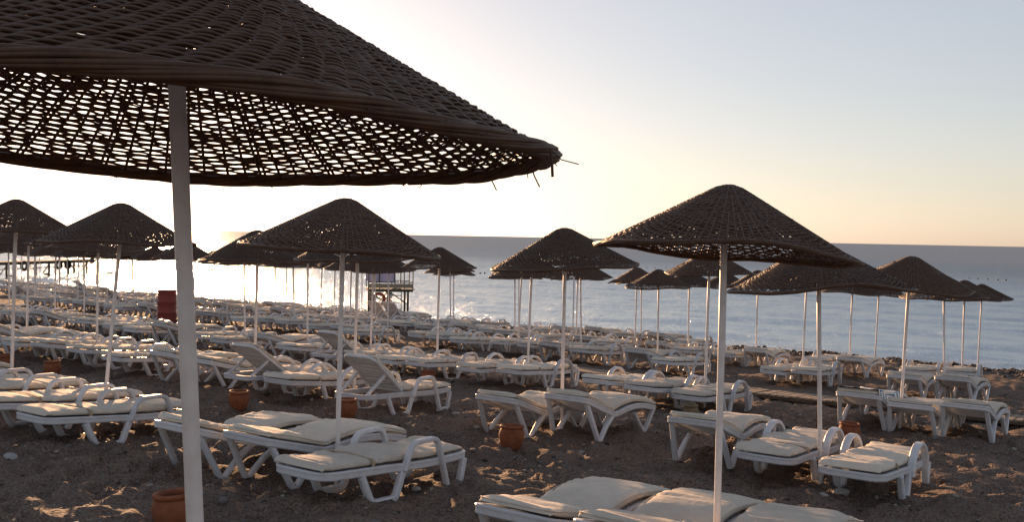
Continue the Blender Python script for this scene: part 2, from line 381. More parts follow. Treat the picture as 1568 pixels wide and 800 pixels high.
# ------------------------------------------------------------------ sea
az = np.concatenate([np.arange(-180, -40, 5.), np.arange(-40, 40.01, .2), np.arange(45, 180, 5.)]) * math.pi / 180
rr = np.concatenate([[22], geo(26, 120, 1.008), geo(120, 600, 1.03), geo(600, 60000, 1.25)])
A_, R_ = np.meshgrid(az, rr); X = R_ * np.sin(A_); Y = R_ * np.cos(A_)
s_ = NX * X + NY * Y; t_ = -NY * X + NX * Y
near = np.clip(1.6 - R_ / 140, 0, 1)
Z = near * (.05 * np.sin(s_ * 1.05 + 2.5 * vnoise(t_ * .12, s_ * .1, 11) * 3) * (.6 + vnoise(t_ * .2, s_ * .2, 12)) + .10 * vnoise(s_ * .9, t_ * .3, 13) + .05 * vnoise(s_ * 2.6, t_ * .9, 14))
crest = np.exp(-((s_ - 38.0 - 1.4 * vnoise(t_ * .16, t_ * 0, 15) * 2) / .38) ** 2) * np.clip(.55 + 1.5 * vnoise(t_ * .22, t_ * 0 + 3, 16), 0, 1)
Z = Z + .05 * crest
Z = Z - 40 * (np.clip(R_ - 20000, 0, None) / 40000)
V = np.stack([X, Y, Z], -1).reshape(-1, 3); na = len(az); nr = len(rr)
i, j = np.meshgrid(np.arange(nr - 1), np.arange(na), indexing='ij'); j2 = (j + 1) % na
F = np.stack([i * na + j, (i + 1) * na + j, (i + 1) * na + j2, i * na + j2], -1).reshape(-1, 4)
struct(obj('sea', mesh_np('sea', V, F, M['sea'])))

# ------------------------------------------------------------------ boardwalk
BW0, BW1 = 17.95, 18.85
bw = struct(obj('boardwalk', None))
pm = []
for k in range(4):
    mb = MB().box((0, 0, 0), (BW1 - BW0 + random.uniform(-.03, .03), .115, .035), bev=.006); pm.append(mb.mesh('plank', M['wood']))
t0 = -1.5; far = MB()
for k in range(520):
    t = t0 + k * .135; s = (BW0 + BW1) / 2 + random.uniform(-.02, .02)
    x_, y_ = xy(s, t); z = gz(s) + .075 + .02 * math.sin(t * .7) + random.uniform(-.006, .006)
    if k < 300:
        o = obj('plank', pm[k % 4], bw, (x_, y_, z)); o.rotation_euler = (random.uniform(-.02, .02), .054, YAW + random.uniform(-.02, .02))
    else:
        far.box((x_, y_, z), (.9, .115, .035), rot=Matrix.Rotation(YAW, 4, 'Z'))
stuff(obj('far_planks', far.mesh('far_planks', M['wood']), bw))
for s in (BW0 + .12, BW1 - .12):
    mb = MB(); pts = []
    for t in np.arange(-1.6, 69, .8):
        x_, y_ = xy(s, t); pts.append((x_, y_, gz(s) + .03 + .02 * math.sin(t * .7)))
    mb.tube(pts, .035, 6); obj('bearer', mb.mesh('bearer', M['wood']), bw)

# ------------------------------------------------------------------ wicker umbrellas
def profile(q):        # height/R at q = r/R
    return np.interp(q, [0, .05, .10, .16, .3, .45, .6, .75, .88, 1.0], [.528, .525, .508, .474, .394, .308, .222, .138, .065, 0])
def canopy_point(q, th, seed, R_=1.):
    kb = {3: .35, 11: .8, 12: 1.15, 13: .7, 14: 1.4, 15: 1.2}[seed]
    bump = .018 * np.sin(3 * th + seed) * q ** 2 + .012 * np.sin(5 * th + 2.1 * seed) * q ** 2 + .02 * np.sin(2 * th + .7 * seed) * q
    bump = bump * kb
    rad = q * (1 + .022 * np.sin(3 * th + 1.3 * seed) + .012 * np.sin(7 * th + seed))
    return np.stack([rad * np.cos(th), rad * np.sin(th), profile(q) + bump], -1) * R_
def canopy_normal(q):
    d = (profile(np.minimum(q + .03, 1.0)) - profile(np.maximum(q - .03, 0))) / (np.minimum(q + .03, 1.0) - np.maximum(q - .03, 0))
    return d
def tubes_np(P, N_, r, n):
    """closed tube: P (k,3), N_ (k,3) reference normals -> verts, quads"""
    k = len(P); T = np.roll(P, -1, 0) - np.roll(P, 1, 0); T /= np.linalg.norm(T, axis=1, keepdims=True) + 1e-12
    B = np.cross(T, N_); B /= np.linalg.norm(B, axis=1, keepdims=True) + 1e-12
    a = (np.arange(n) + .5) * 2 * math.pi / n; r = np.broadcast_to(np.asarray(r, float), (k,))
    V = P[:, None] + r[:, None, None] * (np.cos(a)[None, :, None] * B[:, None] + np.sin(a)[None, :, None] * N_[:, None])
    i, j = np.meshgrid(np.arange(k), np.arange(n), indexing='ij'); i2 = (i + 1) % k; j2 = (j + 1) % n
    return V.reshape(-1, 3), np.stack([i * n + j, i * n + j2, i2 * n + j2, i2 * n + j], -1).reshape(-1, 4)
def weave(seed, pitch, rods, rodr, sides, seg, open_from, gap=.0, nrib=80, amp=.012, wb=.004):
    """twined bands of thin rods running round the cone, all in units of R"""
    g = np.random.default_rng(seed); Vs = []; Fs = []; n0 = 0
    q = .035; row = 0
    while q < .975:
        op = np.interp(q, [open_from - .12, open_from + .1], [0, 1])
        slope = abs(float(canopy_normal(np.array(q)))); cs = 1 / math.sqrt(1 + slope ** 2)
        p_ = (pitch * (1 - op) * .78 + (pitch + gap) * op)
        nr_ = nrib if q > .52 else (nrib // 2 if q > .24 else nrib // 4)
        k = max(16, int(2 * math.pi * q / seg)); th = np.arange(k) * 2 * math.pi / k
        wob = wb * .6 * vnoise(th * 6, th * 0 + row * 3.7, seed) * 2 + wb * .4 * vnoise(th * 22, th * 0 + row * 5.1, seed + 1) * 2
        # closed here and there: the band swells where rods were doubled
        swell = 1 + .75 * np.clip(vnoise(th * 7, th * 0 + row * .45, seed + 2) * 2.4 - .15, 0, 1) 
        dirn = 1 if row % 2 else -1
        over = amp * np.cos(th * nr_ / 2 + math.pi * row + .35 * row)
        for j in range(rods):
            off = (j - (rods - 1) / 2) * 1.9 * rodr
            a = off * swell + rodr * .9 * vnoise(th * 14, th * 0 + j * 3.3 + row, seed + 5) * 2
            b = over + rodr * .35 * ((j % 2) - .5) + rodr * .5 * vnoise(th * 17, th * 0 + j * 7.1 + row, seed + 6) * 2
            qq = np.clip(q + (a + wob) * cs, .01, 1.0)
            P = canopy_point(qq, th, seed); d = canopy_normal(qq)
            N_ = np.stack([-d * np.cos(th), -d * np.sin(th), np.ones_like(th)], -1); N_ /= np.linalg.norm(N_, axis=1, keepdims=True)
            P = P + N_ * b[:, None]
            V, F = tubes_np(P, N_, rodr * (1 + .25 * vnoise(th * 11, th * 0 + j, seed + row)) * np.sqrt(swell), sides)
            Vs.append(V); Fs.append(F + n0); n0 += len(V)
        q += p_ * cs * g.choice([.72, .9, 1.0, 1.08, 1.2]); row += 1
    return np.concatenate(Vs), np.concatenate(Fs)
def spoke_mesh(r, q0, seed=0):
    mb = MB(); q = np.linspace(q0, .99, 14)
    P = np.stack([q, 0 * q, profile(q)], -1); mb.tube(P, r, 5, cap=False, up=(0, 1, 0)); return mb.mesh('spoke', M['wicker'], True)
def braid(seed, strands, sub, r_str, r_rod, turns, sides, seg):
    Vs = []; Fs = []; n0 = 0; k = int(2 * math.pi / seg); th = np.arange(k) * 2 * math.pi / k
    base = canopy_point(np.ones(k) * .985, th, seed)
    rad = np.stack([np.cos(th), np.sin(th), 0 * th], -1); up = np.tile((0, 0, 1.), (k, 1))
    for j in range(strands):
        ph = th * turns + 2 * math.pi * j / strands + .5 * vnoise(th * 3, th * 0 + j, seed)
        sw = r_str * (1 + .35 * vnoise(th * 5, th * 0 + j * 2, seed + 4))
        c0 = base + rad * (sw * np.cos(ph))[:, None] + up * (.85 * sw * np.sin(ph))[:, None]
        for u in range(sub):
            p2 = 2 * math.pi * u / sub + ph * .5 if sub > 1 else 0 * th
            rr_ = (r_rod * 1.15 if sub > 1 else 0)
            P = c0 + rad * (rr_ * np.cos(p2))[:, None] + up * (rr_ * np.sin(p2))[:, None] if sub > 1 else c0
            V, F = tubes_np(P, up, r_rod * (1 + .3 * vnoise(th * 8, th * 0 + j * 3 + u, seed)), sides); Vs.append(V); Fs.append(F + n0); n0 += len(V)
    return np.concatenate(Vs), np.concatenate(Fs)
def cap_mesh(r):
    mb = MB(); mb.lathe([(.001, .536), (.03, .535), (.055, .527), (.07, .512), (.065, .50), (.001, .495)], 20); return mb.mesh('cap', M['wicker'], True)
class Canopy: pass
def make_canopy(seed, hi, open_from, gap):
    c = Canopy()
    if hi: V, F = weave(seed, .0118, 2, .0032, 5, .0135, open_from, gap, 88, .0045, .0026)
    else: V, F = weave(seed, .0165, 2, .0046, 4, .034, open_from, gap, 96, .0045, .003)
    c.w = mesh_np('weave', V, F, M['wicker'])
    V, F = braid(seed, 5, 5 if hi else 1, (.0135 if hi else .0105), (.0056 if hi else .0105), 7 if hi else 5, 6 if hi else 5, .022 if hi else .05)
    Vs = [V]; Fs = [F]; n0 = len(V); gg = np.random.default_rng(seed + 90)          # frayed ends sticking out of rim and weave
    for k in range(150 if hi else 90):
        on_rim = k % 3 == 0; th = gg.uniform(0, 6.283); q = .985 if on_rim else gg.uniform(.1, .95)
        p = canopy_point(np.array([q]), np.array([th]), seed)[0]; dth = gg.choice([-1, 1]) * gg.uniform(.02, .07) / max(q, .25)
        p2 = canopy_point(np.array([min(q + gg.uniform(-.01, .02), 1.0)]), np.array([th + dth]), seed)[0] * (1 + (gg.uniform(0, .025) if on_rim else .004))
        p2 = p2 + np.array((0, 0, gg.uniform(-.035, .01) if on_rim else gg.uniform(.003, .008) if hi else gg.uniform(.006, .018))); d_ = p2 - p
        sd = np.cross(d_, (0, 0, 1.)); sd = sd / (np.linalg.norm(sd) + 1e-9); u_ = np.cross(sd, d_); u_ /= np.linalg.norm(u_) + 1e-9; r_ = gg.uniform(.0015, .003)
        ring = [sd * r_, u_ * r_, -sd * r_, -u_ * r_]; Vs.append(np.array([p + v for v in ring] + [p2 + v * .5 for v in ring]))
        Fs.append(np.array([[j, (j + 1) % 4, 4 + (j + 1) % 4, 4 + j] for j in range(4)]) + n0); n0 += 8
    V = np.concatenate(Vs); F = np.concatenate(Fs)
    c.b = mesh_np('rim_braid', V, F, M['wicker_rim'])
    c.hi = hi; c.seed = seed
    # the radial ribs the bands are woven round
    spn = [spoke_mesh(.0075 if hi else .0085, .03), spoke_mesh(.0075, .25), spoke_mesh(.007, .53)]
    c.spokes = spn; c.cap = cap_mesh(1)
    n = 88 if hi else 96
    mb_v = []; mb_f = []; n0 = 0
    c.list = []
    for k in range(n):
        lvl = 0 if k % 4 == 0 else (1 if k % 2 == 0 else 2)
        th = 2 * math.pi * k / n + random.uniform(-.008, .008)
        q = np.linspace((.03, .25, .53)[lvl], .99, (14, 11, 8)[lvl])
        P = canopy_point(q, np.full_like(q, th), seed) + np.array((0, 0, -.0045 if hi else .0025))
        for dth in ((-.0085, .0085) if hi and lvl < 1 else (0,)):
            m2 = MB(); P2 = P + np.stack([-math.sin(th) * dth * np.ones_like(q), math.cos(th) * dth * np.ones_like(q), 0 * q], -1)
            m2.tube(P2, (.0052 if hi else .0062), 5, cap=False); c.list.append(m2)
    return c
CAN_HI = make_canopy(3, True, .30, .0012)
CAN = [make_canopy(11, False, .62, .0085), make_canopy(12, False, .70, .0075), make_canopy(13, False, .54, .0095), make_canopy(14, False, .58, .008), make_canopy(15, False, .66, .0075)]
for c in CAN:                                # ribs of the shared canopies: one joined part
    big = MB()
    for m2 in c.list: big.add(np.concatenate(m2.V), m2.F)
    c.ribs = big.mesh('ribs', M['wicker'], True)
UMB = []
def umbrella(s, t, dia, rim_h, label, tilt=(0, 0), lean=(0, 0), canopy=None, spin=None, group='wicker umbrellas on white poles', pole_r=.0225):
    """rim_h: height of the rim above the sand; tilt: canopy tilt about x / y; lean: shift of the canopy from the foot"""
    x_, y_ = xy(s, t); z0 = gnd(s, t) - .03; Rr = dia / 2
    root = obj('wicker_umbrella', None, None, (x_, y_, z0)); tag(root, label, 'umbrella', group)
    c = canopy or random.choice(CAN); top = rim_h + .03 + .45 * Rr
    mb = MB(); P = np.array([(lean[0] * u, lean[1] * u, -.35 + (top + .35) * u) for u in np.linspace(0, 1, 4)]); mb.tube(P, pole_r, 14)
    obj('pole', mb.mesh('pole', M['pole'], True), root)
    hold = (lean[0] * .9, lean[1] * .9, rim_h + .03)
    def put(name, me):
        o = obj(name, me, root, hold); o.scale = (Rr, Rr, Rr); o.rotation_euler = (tilt[0], tilt[1], spin if spin is not None else 0); return o
    sp_ = random.uniform(0, 6.28) if spin is None else spin
    w = put('canopy', c.w); stuff(w)
    rb = put('rim_braid', c.b); cp = put('cap', c.cap)
    parts = [w, rb, cp]
    if c.hi:
        for k, m2 in enumerate(c.list): parts.append(put('rib', m2.mesh('rib', M['wicker'], True)))
    else:
        parts.append(stuff(put('ribs', c.ribs)))
    e = Matrix.Rotation(tilt[1], 4, 'Y') @ Matrix.Rotation(tilt[0], 4, 'X') @ Matrix.Rotation(sp_, 4, 'Z')
    for o in parts: o.rotation_euler = e.to_euler()
    UMB.append((s, t)); return root
WU = 'dark wicker umbrella on a white pole'
# the big one overhead, close to the camera
x0, y0 = -.735, 2.57
s0_, t0_ = st(x0, y0)
nu = umbrella(s0_, t0_, 1.96, 2.30, 'huge close wicker umbrella cut off by the left and top edges', (R(-2.6), R(1.5)), (-.165, .0), CAN_HI, 1.0)
nu_base = gnd(s0_, t0_) - .03
for o in nu.children:
    if o.name.startswith('pole'): continue
    o.location.z = EYE + .225 - nu_base
    o.location.x = -.155
# loose twig ends at the rim
def twig(pts, r): obj('loose_twig', MB().tube(pts, r, 5).mesh('loose_twig', M['wicker']), nu, (-.155, 0, EYE + .225 - nu_base))
for k in range(7):
    a = random.uniform(0, 6.28); p = np.array([1.0 * math.cos(a), 1.0 * math.sin(a), -.01]); d = np.array([math.cos(a) * .02, math.sin(a) * .02, -random.uniform(.03, .07)])
    twig([p, p + d * .5, p + d + np.array([.008, .01, 0])], .0022)
twig([(.975, -.30, -.02), (.978, -.30, -.05), (.98, -.305, -.085)], .0035); twig([(.97, -.3, -.02), (1.0, -.3, -.045), (1.04, -.305, -.055)], .0014)
big = [  # pole column x, row s, diameter, rim height, tilt, lean, label
    (1103, 5.95, 1.68, 2.20, (R(-3), R(4)), (.0, 0), WU + ' over the three loungers at bottom centre'),
    (517, 6.5, 1.86, 2.27, (R(-1), R(3.5)), (.03, 0), WU + ' standing in the cream loungers left of centre'),
    (155, 6.8, 1.80, 2.11, (R(0), R(1.5)), (.24, 0), WU + ' leaning right above the left-edge loungers'),
    (16, 6.8, 1.62, 2.30, (R(0), R(2)), (.06, 0), WU + ' cut by the left edge over the leftmost loungers'),
    (1262, 10.2, 1.86, 2.02, (R(-2), R(-2)), (-.10, 0), WU + ' behind the two arched loungers at lower right'),
    (861, 10.8, 1.9, 2.15, (R(1), R(-2.5)), (0, 0), WU + ' behind the armless pair in the centre'),
    (541, 10.4, 1.85, 2.22, (R(2), R(-1)), (.04, 0), WU + ' beside the nearest raised-back lounger'),
    (389, 10.6, 1.85, 2.09, (R(1), R(0)), (.03, 0), WU + ' between big pole and centre-left umbrella'),
    (147, 10.4, 1.8, 2.2, (R(1), R(1)), (.02, 0), WU + ', second row, just left of leaning pole'),
    (40, 10.4, 1.8, 2.2, (R(0), R(0)), (.03, 0), WU + ' second-row one near the left edge'),
    (1378, 15.4, 1.84, 2.10, (R(1), R(5)), (.1, 0), WU + ' above the three armless boardwalk loungers at right'),
    (1079, 15.2, 1.5, 2.22, (R(-1), R(-1)), (.03, 0), WU + ', left behind the large right-hand umbrella'),
    (806, 15.2, 1.5, 2.05, (R(0), R(2)), (.06, 0), WU + ' mostly hidden behind the centre umbrella'),
    (668, 15.2, 1.5, 2.14, (R(2), R(0)), (.02, 0), WU + ' with a peaked canopy right of the lifeguard tower'),
]
for k, (px, s, dia, rh, tl, ln, lb) in enumerate(big):
    umbrella(s, t_on_row(px, s, 600), dia, rh, lb, tl, ln, CAN[(0, 2, 1, 2, 1, 0)[k % 6]])
ROWN = {3: 'third row before the boardwalk', 4: 'first row past the boardwalk', 5: 'fifth row', 6: 'row nearest the water'}
row_px = {3: (15.2, [562, 475, 388, 290, 130, 72, 19]),
          4: (21.2, [1450, 1234, 1012, 898, 788, 592, 541, 447, 350, 233, 205, 162, 113, 65]),
          5: (25.2, [1475, 1304, 1164, 1053, 975, 877, 791, 690, 584, 512, 420, 335, 211, 135, 88, 48]),
          6: (29.2, [1499, 1345, 1110, 985, 796, 700, 493, 405, 326, 201, 152, 38])}
far_u = {3: [], 4: [], 5: [], 6: []}
for rw, (s, pxs) in row_px.items():
    for k, px in enumerate(sorted(pxs + {3: [], 4: [300, 190, 20], 5: [380, 280, 250, 170, 110, 20], 6: [560, 440, 365, 270, 230, 175, 95, 65]}[rw], reverse=True)):
        t = t_on_row(px, s, 470); far_u[rw].append(t)
        n = k + 1 + (4 if rw == 3 else 0)
        umbrella(s + random.uniform(-.25, .25), t, random.uniform(1.55, 1.72), random.uniform(2.04, 2.16), 'wicker umbrella, %s from the right in the %s' % (ORD[n], ROWN[rw]),
                 (R(random.uniform(-3, 3)), R(random.uniform(-3, 3))), (random.uniform(-.1, .1), random.uniform(-.05, .05)), group='umbrellas of the %s' % ROWN[rw].split(',')[0], pole_r=.021)

# ------------------------------------------------------------------ loungers
LL, LW = 1.88, .62            # frame length, width
def zprof(x, ang, hinge=.74, z0=.335):
    hp = .075 if ang > R(11) else -.018        # armless kind: contoured seat
    return z0 + np.where(np.asarray(x) < hinge, (hinge - np.asarray(x)) * math.tan(ang), 0) + hp * np.sin(np.clip((np.asarray(x) - hinge) / (LL - hinge), 0, 1) * math.pi)
def outline(x0, x1, w, r0, r1, n=6):
    pts = []
    for cx, cy, rad, a0 in ((x1 - r1, w / 2 - r1, r1, 0), (x0 + r0, w / 2 - r0, r0, 90), (x0 + r0, -w / 2 + r0, r0, 180), (x1 - r1, -w / 2 + r1, r1, 270)):
        for k in range(n + 1):
            a = R(a0 + 90 * k / n); pts.append((cx + rad * math.cos(a), cy + rad * math.sin(a)))
    out = []
    for p, q in zip(pts, pts[1:] + pts[:1]):
        d = math.dist(p, q); m_ = max(1, int(d / .12))
        for k in range(m_): out.append((p[0] + (q[0] - p[0]) * k / m_, p[1] + (q[1] - p[1]) * k / m_))
    return np.array(out)
def frame_mesh(x0, x1, ang, r0=.15, r1=.05, w=LW, deep=.072):
    mb = MB(); o2 = outline(x0, x1, w, r0, r1)
    P = np.column_stack([o2, zprof(o2[:, 0], ang) - deep / 2])
    T = np.roll(P, -1, 0) - np.roll(P, 1, 0); side = np.column_stack([T[:, 1], -T[:, 0], 0 * T[:, 0]]); side /= np.linalg.norm(side, axis=1, keepdims=True)
    mb.sweep(P, .045, deep, True, side)
    P2 = P.copy(); P2[:, 2] += deep / 2 - .012; P2[:, :2] += side[:, :2] * .012          # rolled top lip
    mb.sweep(P2, .03, .026, True, side)
    return mb.mesh('frame', M['plastic'], False)
def deck_mesh(x0, x1, ang):
    mb = MB(); n = int((x1 - x0) / .085)
    for k in range(n):
        x = x0 + .05 + (x1 - x0 - .1) * (k + .5) / n; mb.box((x, 0, float(zprof(x, ang)) - .03), (.065, LW - .06, .016))
    return mb.mesh('slats', M['plastic'])
def legs_A(kind):
    """one side of the arm-and-leg band, in pieces: head leg, armrest arch, foot leg"""
    if kind == 'A':
        head = round_path([(.44, .27), (.58, .02), (.88, .02), (.98, .30)], .05)
        arch = round_path([(.955, .26), (1.05, .50), (1.40, .515), (1.58, .05), (1.60, .02)], .09, 6)
        foot = round_path([(1.575, .02), (1.80, .02), (1.85, .27)], .05)
    else:
        head = round_path([(.64, .27), (.76, .02), (.93, .02), (1.0, .30)], .05)
        th = np.linspace(math.pi * 1.02, -.05, 15)
        arch = np.column_stack([1.29 + .31 * np.cos(th), .24 + .285 * np.sin(th)])
        arch = np.vstack([arch, [(1.635, .10), (1.665, .02)]])
        foot = round_path([(1.645, .02), (1.80, .02), (1.85, .27)], .05)
    return head, arch, foot
def piece(p2, y, w, h, splay=0):
    p2 = np.asarray(p2); P = np.column_stack([p2[:, 0], np.full(len(p2), y) + np.sign(y) * splay * (.3 - p2[:, 1]), p2[:, 1]])
    return MB().sweep(P, w, h)
def legs_B():
    return (np.array([(.05, .36), (.18, .19), (.31, .02), (.36, .02), (.52, .18), (.70, .30)]), np.array([(1.28, .28), (1.40, .15), (1.52, .02), (1.57, .02), (1.70, .15), (1.82, .28)]))
def mattress_mesh(seed, ang, x0=.02, x1=LL + .03, w=.60, th=.058, puff=1., mname='canvas', layers=1):
    nx, nn = 64, 22; g = np.random.default_rng(seed); fx = g.uniform(.68, .8); fx2 = g.uniform(1.2, 1.35)
    xs = np.linspace(x0, x1, nx); a = np.arange(nn) * 2 * math.pi / nn
    ca, sa = np.cos(a), np.sin(a)
    ey = np.sign(ca) * abs(ca) ** .42; ez = np.sign(sa) * abs(sa) ** .55
    V = []
    for x in xs:
        e = min(1, max(.0, (x - x0) / .05), max(.0, (x1 - x) / .05)); e = math.sqrt(max(.04, 1 - (1 - e) ** 2))
        pin = 1 - .38 * math.exp(-((x - fx) / .022) ** 2) - .22 * math.exp(-((x - fx2) / .02) ** 2)
        hump = 1 + puff * (.15 * math.sin((x - x0) / .62 * math.pi) ** 2 + .38 * math.exp(-((x - 1.12) / .26) ** 2))
        hh = th * e * pin * hump / 2
        yy = ey * w / 2 * (1 - .03 * (1 - e)) + .006 * vnoise(np.full(nn, x * 5), ca * 0 + seed, seed) * 2 + .012 * float(vnoise(x * 3., seed * 1.7, 5))
        zb = float(zprof(x, ang)) + .006
        zz = zb + hh + ez * hh
        up = (ez > .2)
        wr = .014 * vnoise(np.full(nn, x * 26) + 2.0 * yy * 3, yy * 3.2, seed + 1) * 2 + .014 * vnoise(np.full(nn, x * 6), yy * 6, seed + 2) * 2 + .007 * vnoise(x * 14 - yy * 20, yy * 5 + x * 4, seed + 3) * 2
        zz = zz + up * wr * pin
        # corner curl
        zz = zz + .012 * max(0, (x0 + .12 - x) / .12) + .01 * float(vnoise(x * 2.2, seed * 3.3, 9)) * 2 * (ez > -.5)
        V.append(np.column_stack([np.full(nn, x) + (ez * .004), yy, zz]))
    V = np.concatenate(V); F = []
    for i in range(nx - 1):
        for j in range(nn):
            j2 = (j + 1) % nn; F.append([i * nn + j, (i + 1) * nn + j, (i + 1) * nn + j2, i * nn + j2])
    mb = MB(); mb.add(V, F); mb.F += [list(range(nn)), list(range((nx - 1) * nn, nx * nn))[::-1]]; mb.m += [0, 0]
    return mb.mesh('mattress', M[mname], True)
def piping_mesh(ang, x0, x1, w, th, puff):
    mb = MB(); xs = np.linspace(x0 + .02, x1 - .02, 40); P = []
    def zt(x): return float(zprof(x, ang)) + .006 + th * .62 * (1 + puff * (.15 * math.sin((x - x0) / .62 * math.pi) ** 2 + .38 * math.exp(-((x - 1.12) / .26) ** 2)))
    for x in xs: P.append((x, w / 2, zt(x)))
    for y in (.15, -.15): P.append((x1 - .004, y, zt(x1) - .01))
    for x in xs[::-1]: P.append((x, -w / 2, zt(x)))
    for y in (-.15, .15): P.append((x0 + .004, y, zt(x0) - .005))
    mb.tube(P, .0055, 5, True); return mb.mesh('piping', M['canvas_b'], True)
def strap_mesh(x, ang):
    mb = MB(); z = float(zprof(x, ang)); w = .322
    P = round_path([(x, -w, z - .07), (x, -w, z + .064), (x, 0, z + .082), (x, w, z + .064), (x, w, z - .07)], .03)
    mb.sweep(P, .038, .006, False, (1, 0, 0)); return mb.mesh('strap', M['strap'])
PROTO = {}
def build_proto(kind, ang, seed, raised=False):
    parts = []     # (name, mesh, [children])
    if raised:
        ra = ang; hx = .78
        parts.append(('frame', frame_mesh(0, LL, 0), []))
        mb = MB(); L_ = .80
        o2 = outline(-L_, 0, LW - .07, .10, .03); P = np.column_stack([o2, np.zeros(len(o2))])
        T = np.roll(P, -1, 0) - np.roll(P, 1, 0); side = np.column_stack([T[:, 1], -T[:, 0], 0 * T[:, 0]]); side /= np.linalg.norm(side, axis=1, keepdims=True)
        mb.sweep(P, .05, .04, True, side)
        Rm = np.array(Matrix.Rotation(ra, 3, 'Y'))
        def tilt(me, z=.345):
            n = len(me.vertices); c = np.empty(n * 3, np.float32); me.vertices.foreach_get('co', c); c = c.reshape(-1, 3) @ Rm.T + np.array((hx, 0, z))
            me.vertices.foreach_set('co', c.astype(np.float32).ravel()); me.update(); return me
        kids = []
        for k in range(9):
            x = -L_ + .06 + k * .083
            kids.append(('slat', tilt(MB().box((x, 0, -.004), (.066, LW - .13, .014), bev=.004).mesh('slat', M['plastic'])), []))
        mm = mattress_mesh(seed, 0, -L_ + .01, .01, .56, .05)
        n = len(mm.vertices); c = np.empty(n * 3, np.float32); mm.vertices.foreach_get('co', c); c = c.reshape(-1, 3); c[:, 2] -= .335 - .012; mm.vertices.foreach_set('co', c.ravel())
        parts.append(('backrest', tilt(mb.mesh('backrest', M['plastic'])), kids))
        parts.append(('mattress', tilt(mm), []))
        parts.append(('mattress', mattress_mesh(seed + 1, 0, hx + .01, LL + .02), []))
        for sgn in (-1, 1):
            top = Rm @ np.array((-.42, 0, -.02)) + np.array((hx, 0, .345))
            parts.append(('prop', MB().bar((.06, sgn * .24, .30), (top[0], sgn * .25, top[2]), .03, .035).mesh('prop', M['plastic']), []))
        for sgn in (-1, 1):
            h_, a_, f_ = legs_A('A' if kind == 'A' else 'R')
            parts.append(('leg', piece(h_, sgn * (LW / 2 + .01), .055, .06).mesh('leg', M['plastic']), []))
            parts.append(('armrest', piece(a_, sgn * (LW / 2 + .03), .062, .05).mesh('armrest', M['plastic']), []))
            parts.append(('leg', piece(f_, sgn * (LW / 2 + .01), .055, .055).mesh('leg', M['plastic']), []))
        return parts
    if kind == 'B':
        parts.append(('frame', frame_mesh(0, LL, ang, .07, .05), []))
        l1, l2 = legs_B(); l1 = l1.copy()
        l1[0, 1] = float(zprof(.05, ang)) - .04; l1[1, 1] = l1[0, 1] * .52
        for sgn in (-1, 1):
            parts.append(('leg', piece(l1, sgn * (LW / 2 - .01), .062, .05, .10).mesh('leg', M['plastic']), []))
            parts.append(('leg', piece(l2, sgn * (LW / 2 - .01), .058, .045, .06).mesh('leg', M['plastic']), []))
        parts.append(('mattress', mattress_mesh(seed, ang, .03, LL + .04, .60, .066, 1.1), [('piping', piping_mesh(ang, .03, LL + .04, .60, .066, 1.1), [])]))
    else:
        parts.append(('frame', frame_mesh(0, LL, ang), []))
        h_, a_, f_ = legs_A(kind)
        for sgn in (-1, 1):
            parts.append(('leg', piece(h_, sgn * (LW / 2 + .01), .065, .066).mesh('leg', M['plastic']), []))
            parts.append(('armrest', piece(a_, sgn * (LW / 2 + .035), .066 if kind == 'A' else .08, .042).mesh('armrest', M['plastic']), []))
            parts.append(('leg', piece(f_, sgn * (LW / 2 + .01), .065, .058).mesh('leg', M['plastic']), []))
        mt = mattress_mesh(seed, ang, .0, LL + .0, .60, .062 if kind == 'A' else .074, .8, 'canvas' if seed % 2 else 'canvas_b')
        parts.append(('mattress', mt, [('strap', strap_mesh(.50 + .04 * (seed % 3), ang), [])]))
    parts.append(('slats', deck_mesh(.03, LL - .03, ang), []))
    return parts
for v in range(4):
    PROTO['A%d' % v] = build_proto('A', R(1.5 + v), 20 + v)
    PROTO['R%d' % v] = build_proto('R', R(2 * v), 30 + v)
    PROTO['B%d' % v] = build_proto('B', R(12.5 + 1.8 * v), 40 + v)
PROTO['U0'] = build_proto('A', R(37), 50, True); PROTO['U1'] = build_proto('R', R(32), 52, True); PROTO['U2'] = build_proto('R', R(46), 54, True)
FARMESH = {}
def far_mesh(key):
    if key in FARMESH: return FARMESH[key]
    mb = MB(); mats = [M['plastic'], M['canvas']]
    def rec(lst):
        for nm, me, ch in lst:
            v = np.empty(len(me.vertices) * 3, np.float32); me.vertices.foreach_get('co', v)
            if nm != 'slats': mb.add(v.reshape(-1, 3), [list(p.vertices) for p in me.polygons], 1 if nm in ('mattress', 'strap') else 0)
            rec(ch)
    rec(PROTO[key]); FARMESH[key] = mb.mesh('sun_lounger', mats, True); return FARMESH[key]
def lounger(s, tc, key, label, yaw=0, group='white loungers with cream mattresses', far=False):
    """s: head end, tc: middle line"""
    sm = s + .94; x_, y_ = xy(s, tc)
    z0 = min(gz(s + .6), gz(s + .6)) - .012
    zz = [gnd(s + a, tc + b) for a in (.5, .9, 1.6) for b in (-.3, .3)]
    z0 = sorted(zz)[2] - .015 + .054 * .3
    rot = Matrix.Rotation(YAW + yaw, 4, 'Z') @ Matrix.Rotation(.054, 4, 'Y')
    if far:
        o = obj('sun_lounger', far_mesh(key), None, (x_, y_, z0 + .054 * .6)); o.rotation_euler = rot.to_euler(); return tag(o, label, 'lounger', group)
    root = obj('sun_lounger', None, None, (x_, y_, z0 + .054 * .6)); root.rotation_euler = rot.to_euler(); tag(root, label, 'lounger', group)
    def rec(lst, par):
        for nm, me, ch in lst:
            o = obj(nm, me, par)
            if nm == 'slats': stuff(o)
            rec(ch, o)
    rec(PROTO[key], root); return root
WL = 'white lounger with cream mattress'
